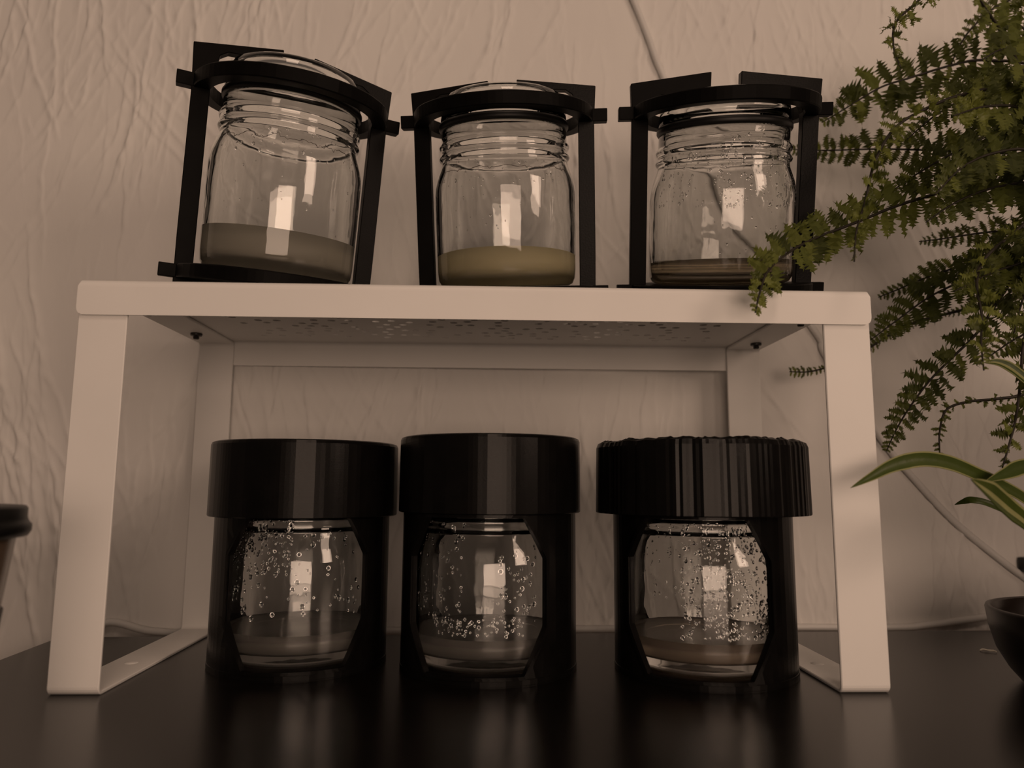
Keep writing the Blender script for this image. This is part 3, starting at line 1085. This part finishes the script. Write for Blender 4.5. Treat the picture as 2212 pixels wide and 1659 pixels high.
def leaflet_mesh(seed, mat):
    """crisped, lobed fern leaflet, one unit long along +x, lying in the x-y plane"""
    rr = random.Random(seed)
    n = 9
    V, F = [(0, 0, 0)], []
    rows = []
    for i in range(1, n + 1):
        t = i / n
        env = 0.225 * (math.sin(math.pi * min(1, t ** 0.72)) ** 0.7) + 0.02
        z = 0.07 * math.sin(t * 5 + seed) + 0.05 * rr.uniform(-1, 1)
        x = t * 0.94
        lob = rr.uniform(0.8, 1.75)
        lob2 = rr.uniform(0.8, 1.75)
        c = len(V)
        V.append((x, 0.012 * math.sin(t * 7 + seed), z))
        V.append((x - 0.02, env * 0.55, z + 0.05 * rr.uniform(-1, 1)))
        V.append((x + 0.045, env * lob, z + 0.11 * rr.uniform(-1, 1)))
        V.append((x - 0.02, -env * 0.55, z + 0.05 * rr.uniform(-1, 1)))
        V.append((x + 0.045, -env * lob2, z + 0.11 * rr.uniform(-1, 1)))
        rows.append(c)
    tip = len(V)
    V.append((1.04, 0.0, 0.05 * rr.uniform(-1, 1)))
    F += [(0, rows[0] + 1, rows[0]), (0, rows[0], rows[0] + 3)]
    for a, b in zip(rows, rows[1:]):
        F += [(a, a + 1, b + 1, b), (a + 3, a, b, b + 3),
              (a + 1, a + 2, b + 1), (a + 4, a + 3, b + 3)]
    a = rows[-1]
    F += [(a, a + 1, tip), (a + 3, a, tip)]
    me = bpy.data.meshes.new('leaflet')
    me.from_pydata(V, [], F)
    me.materials.append(mat)
    for p in me.polygons:
        p.use_smooth = False
    return me
LEAFM = [leaflet_mesh(k, M_FERN) for k in range(6)] + [leaflet_mesh(k + 20, M_FERN2) for k in range(4)]

FRONDS=[
   ('d', [[0.1054, -0.0175, 0.1449], [0.1091, -0.0135, 0.1542], [0.1145, -0.0085, 0.1640], [0.1270, 0.0010, 0.1748], [0.1447, 0.0144, 0.1859], [0.1673, 0.0216, 0.1962], [0.1931, 0.0287, 0.2081], [0.2269, 0.0358, 0.2196], [0.2624, 0.0429, 0.2279], [0.2954, 0.05, 0.228]], 0.0136, 0),
   ('c', [[0.1867, 0.09, 0.2789], [0.1993, 0.0857, 0.2859], [0.2157, 0.0814, 0.2953], [0.229, 0.0771, 0.2986], [0.2523, 0.0729, 0.3047], [0.2673, 0.0686, 0.3051], [0.2938, 0.0643, 0.298], [0.3197, 0.06, 0.2678]], 0.0172, 0),
   ('b', [[0.1772, 0.112, 0.2736], [0.1936, 0.1033, 0.2691], [0.221, 0.0947, 0.2664], [0.2497, 0.086, 0.2621], [0.2745, 0.0773, 0.2573], [0.2928, 0.0687, 0.2511], [0.3166, 0.06, 0.2376]], 0.0113, 0),
   ('q', [[0.1438, -0.02, 0.1649], [0.1467, -0.0175, 0.1779], [0.1525, -0.015, 0.1922], [0.1585, -0.0125, 0.209], [0.1685, -0.01, 0.2243], [0.1822, -0.0075, 0.234], [0.2022, -0.005, 0.2431], [0.2285, -0.0025, 0.2482], [0.2536, 0.0, 0.2354]], 0.0081, 1),
   ('n', [[0.1612, -0.03, 0.2396], [0.1632, -0.0229, 0.2528], [0.1691, -0.0157, 0.2677], [0.1819, -0.0086, 0.2813], [0.2005, -0.0014, 0.2977], [0.2291, 0.0057, 0.3083], [0.2611, 0.0129, 0.2961], [0.2857, 0.02, 0.2646]], 0.0076, 1),
   ('a', [[0.1762, -0.05, 0.2615], [0.1914, -0.0375, 0.2595], [0.2072, -0.025, 0.2566], [0.2236, -0.0125, 0.2486], [0.247, 0.0, 0.2311]], 0.0117, 0),
   ('e', [[0.1988, 0.075, 0.1533], [0.2116, 0.0708, 0.1635], [0.2267, 0.0667, 0.1747], [0.2438, 0.0625, 0.1834], [0.2608, 0.0583, 0.1944], [0.2802, 0.0542, 0.2077], [0.3015, 0.05, 0.2185]], 0.0155, 0),
   ('g', [[0.218, 0.1, 0.1826], [0.2256, 0.0933, 0.1854], [0.2373, 0.0867, 0.1902], [0.2536, 0.08, 0.1949], [0.2741, 0.0733, 0.1969], [0.2944, 0.0667, 0.205], [0.3124, 0.06, 0.2202]], 0.0098, 0),
   ('f', [[0.2369, 0.09, 0.2114], [0.2473, 0.084, 0.2113], [0.2637, 0.078, 0.2126], [0.2794, 0.072, 0.2128], [0.2997, 0.066, 0.2148], [0.315, 0.06, 0.2227]], 0.0105, 0),
   ('h', [[0.2091, 0.085, 0.0971], [0.2116, 0.0794, 0.1075], [0.2163, 0.0738, 0.1188], [0.2246, 0.0681, 0.1323], [0.2336, 0.0625, 0.1432], [0.2424, 0.0569, 0.1538], [0.2489, 0.0513, 0.1665], [0.2575, 0.0456, 0.1812], [0.2755, 0.04, 0.2003]], 0.0124, 0),
   ('i', [[0.1914, -0.02, 0.1231], [0.1959, -0.0133, 0.1351], [0.2015, -0.0067, 0.1478], [0.2051, 0.0, 0.1612], [0.2125, 0.0067, 0.1732], [0.2283, 0.0133, 0.1859], [0.2601, 0.02, 0.2039]], 0.01, 1),
   ('j', [[0.1739, 0.118, 0.1433], [0.1829, 0.1144, 0.1428], [0.1933, 0.1108, 0.1453], [0.2103, 0.1072, 0.1527], [0.2273, 0.1036, 0.1637], [0.2439, 0.1, 0.1705]], 0.0038, 0),
   ('k', [[0.2096, 0.0, 0.0869], [0.2156, 0.0033, 0.0964], [0.2219, 0.0067, 0.1081], [0.2277, 0.01, 0.1241], [0.233, 0.0133, 0.1407], [0.2432, 0.0167, 0.1621], [0.2655, 0.02, 0.1931]], 0.0113, 1),
   ('m', [[0.2029, 0.03, 0.0926], [0.2038, 0.03, 0.1039], [0.2076, 0.03, 0.1132], [0.2173, 0.03, 0.1168], [0.2301, 0.03, 0.1182], [0.2435, 0.03, 0.1208], [0.2589, 0.03, 0.1315], [0.2739, 0.03, 0.1747]], 0.0036, 1),
   ('o', [[0.2621, 0.08, 0.1453], [0.2703, 0.0733, 0.1527], [0.2806, 0.0667, 0.1611], [0.2943, 0.06, 0.1835]], 0.0113, 0),
   ('p', [[0.19, 0.03, 0.2153], [0.2037, 0.03, 0.2246], [0.2198, 0.03, 0.234], [0.2383, 0.03, 0.2436], [0.255, 0.03, 0.2509], [0.2747, 0.03, 0.2514], [0.2913, 0.03, 0.2379]], 0.0145, 0),
   ('r', [[0.1861, 0.01, 0.2304], [0.2006, 0.012, 0.2426], [0.2174, 0.014, 0.2528], [0.2342, 0.016, 0.2588], [0.2572, 0.018, 0.2582], [0.279, 0.02, 0.2418]], 0.013, 0),
   ('s', [[0.198, 0.02, 0.1962], [0.2126, 0.022, 0.2059], [0.2296, 0.024, 0.2136], [0.2492, 0.026, 0.2182], [0.27, 0.028, 0.2183], [0.289, 0.03, 0.215]], 0.015, 0),
   ('t', [[0.2578, 0.085, 0.3093], [0.2605, 0.08, 0.3187], [0.2658, 0.075, 0.328], [0.2787, 0.07, 0.3386], [0.2929, 0.065, 0.3382], [0.3109, 0.06, 0.3037]], 0.0091, 0),
   ('u', [[0.1807, -0.03, 0.2202], [0.2034, -0.0167, 0.2316], [0.2294, -0.0033, 0.2384], [0.2594, 0.01, 0.2342]], 0.013, 0),
   ('v', [[0.1776, -0.02, 0.1926], [0.1947, -0.0125, 0.2077], [0.2141, -0.005, 0.2176], [0.236, 0.0025, 0.2226], [0.2619, 0.01, 0.217]], 0.0133, 0),
   ('w', [[0.2148, 0.03, 0.1673], [0.2346, 0.0325, 0.177], [0.2527, 0.035, 0.1836], [0.2752, 0.0375, 0.1949], [0.2948, 0.04, 0.2122]], 0.0147, 0),
   ('x', [[0.2576, 0.05, 0.3113], [0.2673, 0.0467, 0.3119], [0.2757, 0.0433, 0.2999], [0.2892, 0.04, 0.2713]], 0.0088, 0),
   ('y', [[0.2369, 0.03, 0.2809], [0.2487, 0.03, 0.2872], [0.2645, 0.03, 0.2864], [0.2847, 0.03, 0.2609]], 0.0101, 0),
   ('z', [[0.2486, 0.04, 0.1504], [0.2506, 0.0367, 0.1629], [0.2547, 0.0333, 0.1753], [0.2717, 0.03, 0.1967]], 0.0114, 0),
]

cam_inv = m.inverted()
def px(p):
    q = cam_inv @ p
    return 1106 + FOCAL_PX * q.x / -q.z, 829.5 - FOCAL_PX * q.y / -q.z, -q.z

leaves = []          # (screen size, matrix rel. to BASE, mesh, stem)
frnd = random.Random(11)
FRESH = {'q', 'n', 'i', 'k', 'd', 'u', 'a'}
for name, pts, hw, style in FRONDS:
    P = [Vector(p) for p in pts]
    last = P[-1]
    tail = [last.lerp(CROWN, 0.5) + Vector((0, 0, 0.02)), CROWN + Vector((frnd.uniform(-0.02, 0.02), frnd.uniform(-0.02, 0.02), -0.018))]
    if name == 'j':
        tail = [Vector((0.285, 0.085, 0.180)), Vector((0.330, 0.06, 0.190))] + tail[1:]
    path = catmull(P + tail, 10)
    total = sum((b - a).length for a, b in zip(path, path[1:]))
    V, F = tube([p - BASE for p in path], lambda t: 0.0003 + 0.0007 * t ** 0.8, 6)
    stem = me_obj('frond_stem', V, F, M_STEM, fern, True)
    nrm0 = Vector((frnd.uniform(-0.25, 0.25), -1, frnd.uniform(-0.55, 0.2))).normalized()
    if style == 1:
        nrm0 = Vector((frnd.uniform(0.5, 0.9), -0.6, frnd.uniform(-0.2, 0.4))).normalized()
    acc, nxt, rot = 0.0, 0.0012, 0.0
    for i in range(len(path) - 1):
        a, b = path[i], path[i + 1]
        tan = (b - a).normalized()
        seglen = (b - a).length
        while nxt <= acc + seglen:
            p = a.lerp(b, (nxt - acc) / seglen)
            d = nxt
            if p.x > 0.325:
                break
            size = hw * min(1.0, 0.16 + (d / 0.045) ** 0.75) if hw > 0.006 else hw * (0.7 + 0.4 * frnd.random())
            size = min(size, hw) * frnd.uniform(0.82, 1.12)
            for sgn in (-1, 1):
                if style == 1 and frnd.random() < 0.6:
                    ax = tan.orthogonal().normalized()
                    nrm0 = (ax * math.cos(rot) + tan.cross(ax) * math.sin(rot)).normalized()
                    rot += 2.4
                nrm = (nrm0 + Vector((frnd.uniform(-.35, .35), 0, frnd.uniform(-.35, .35)))).normalized()
                side = tan.cross(nrm).normalized() * sgn
                fa = math.radians(frnd.uniform(8, 32))
                dirv = (side * math.cos(fa) - tan * math.sin(fa)).normalized()
                dirv = (dirv + Vector((0, 0, -0.22 * frnd.random()))).normalized()
                zax = (nrm - dirv * nrm.dot(dirv)).normalized()
                if frnd.random() < 0.5:
                    zax = -zax
                yax = zax.cross(dirv)
                sc = size * frnd.uniform(0.88, 1.1)
                wid = sc * frnd.uniform(0.85, 1.15)
                mt = Matrix(((dirv.x * sc, yax.x * wid, zax.x * wid, 0), (dirv.y * sc, yax.y * wid, zax.y * wid, 0),
                             (dirv.z * sc, yax.z * wid, zax.z * wid, 0), (0, 0, 0, 1)))
                mt.translation = p - BASE
                tipw = p + dirv * sc
                if max(p.y, tipw.y) > wall_y(tipw.x) - 0.002:
                    continue
                clash = False
                for q_ in (0.3, 0.65, 1.05):
                    for w_ in (-0.4, 0, 0.4):
                        c_ = p + dirv * (sc * q_) + yax * (wid * w_)
                        if c_.x < SW + 0.002 and c_.z < SHELF_Z + 0.003 and c_.y > -0.0025 and (c_.z > 0.142 or c_.x > SW - LEGW - 0.002 and (c_.y < 0.004 or c_.y > 0.122)):
                            clash = True
                        if c_.y > wall_y(c_.x) - 0.0025:
                            clash = True
                if clash:
                    continue
                u, v, dep = px(p + dirv * (sc * 0.5))
                vis = -40 < u < 2230 and -40 < v < 1690
                mesh = LEAFM[frnd.randrange(6, 10)] if (name in FRESH and frnd.random() < 0.75) or frnd.random() < 0.12 else LEAFM[frnd.randrange(0, 6)]
                leaves.append((sc / dep if vis else 0.0, mt, mesh, stem))
            nxt += max(0.0020, min(0.0064, 0.34 * size + 0.0012)) if hw > 0.006 else 0.0022
        acc += seglen
leaves.sort(key=lambda l: -l[0])
for _, mt, mesh, stem in leaves[:300]:
    o = bpy.data.objects.new('leaflet', mesh)
    C.objects.link(o)
    o.parent = stem
    o.matrix_local = mt
V, F, FM = [], [], []
for _, mt, mesh, stem in leaves[300:]:
    s0 = len(V)
    V += [mt @ v.co for v in mesh.vertices]
    mi = 1 if mesh.materials[0] is M_FERN2 else 0
    for p in mesh.polygons:
        F.append(tuple(s0 + i for i in p.vertices))
        FM.append(mi)
rest = me_obj('small_leaflets', V, F, None, fern, False, [M_FERN, M_FERN2], FM)
rest['kind'] = 'stuff'
print('LEAFLETS', len(leaves))
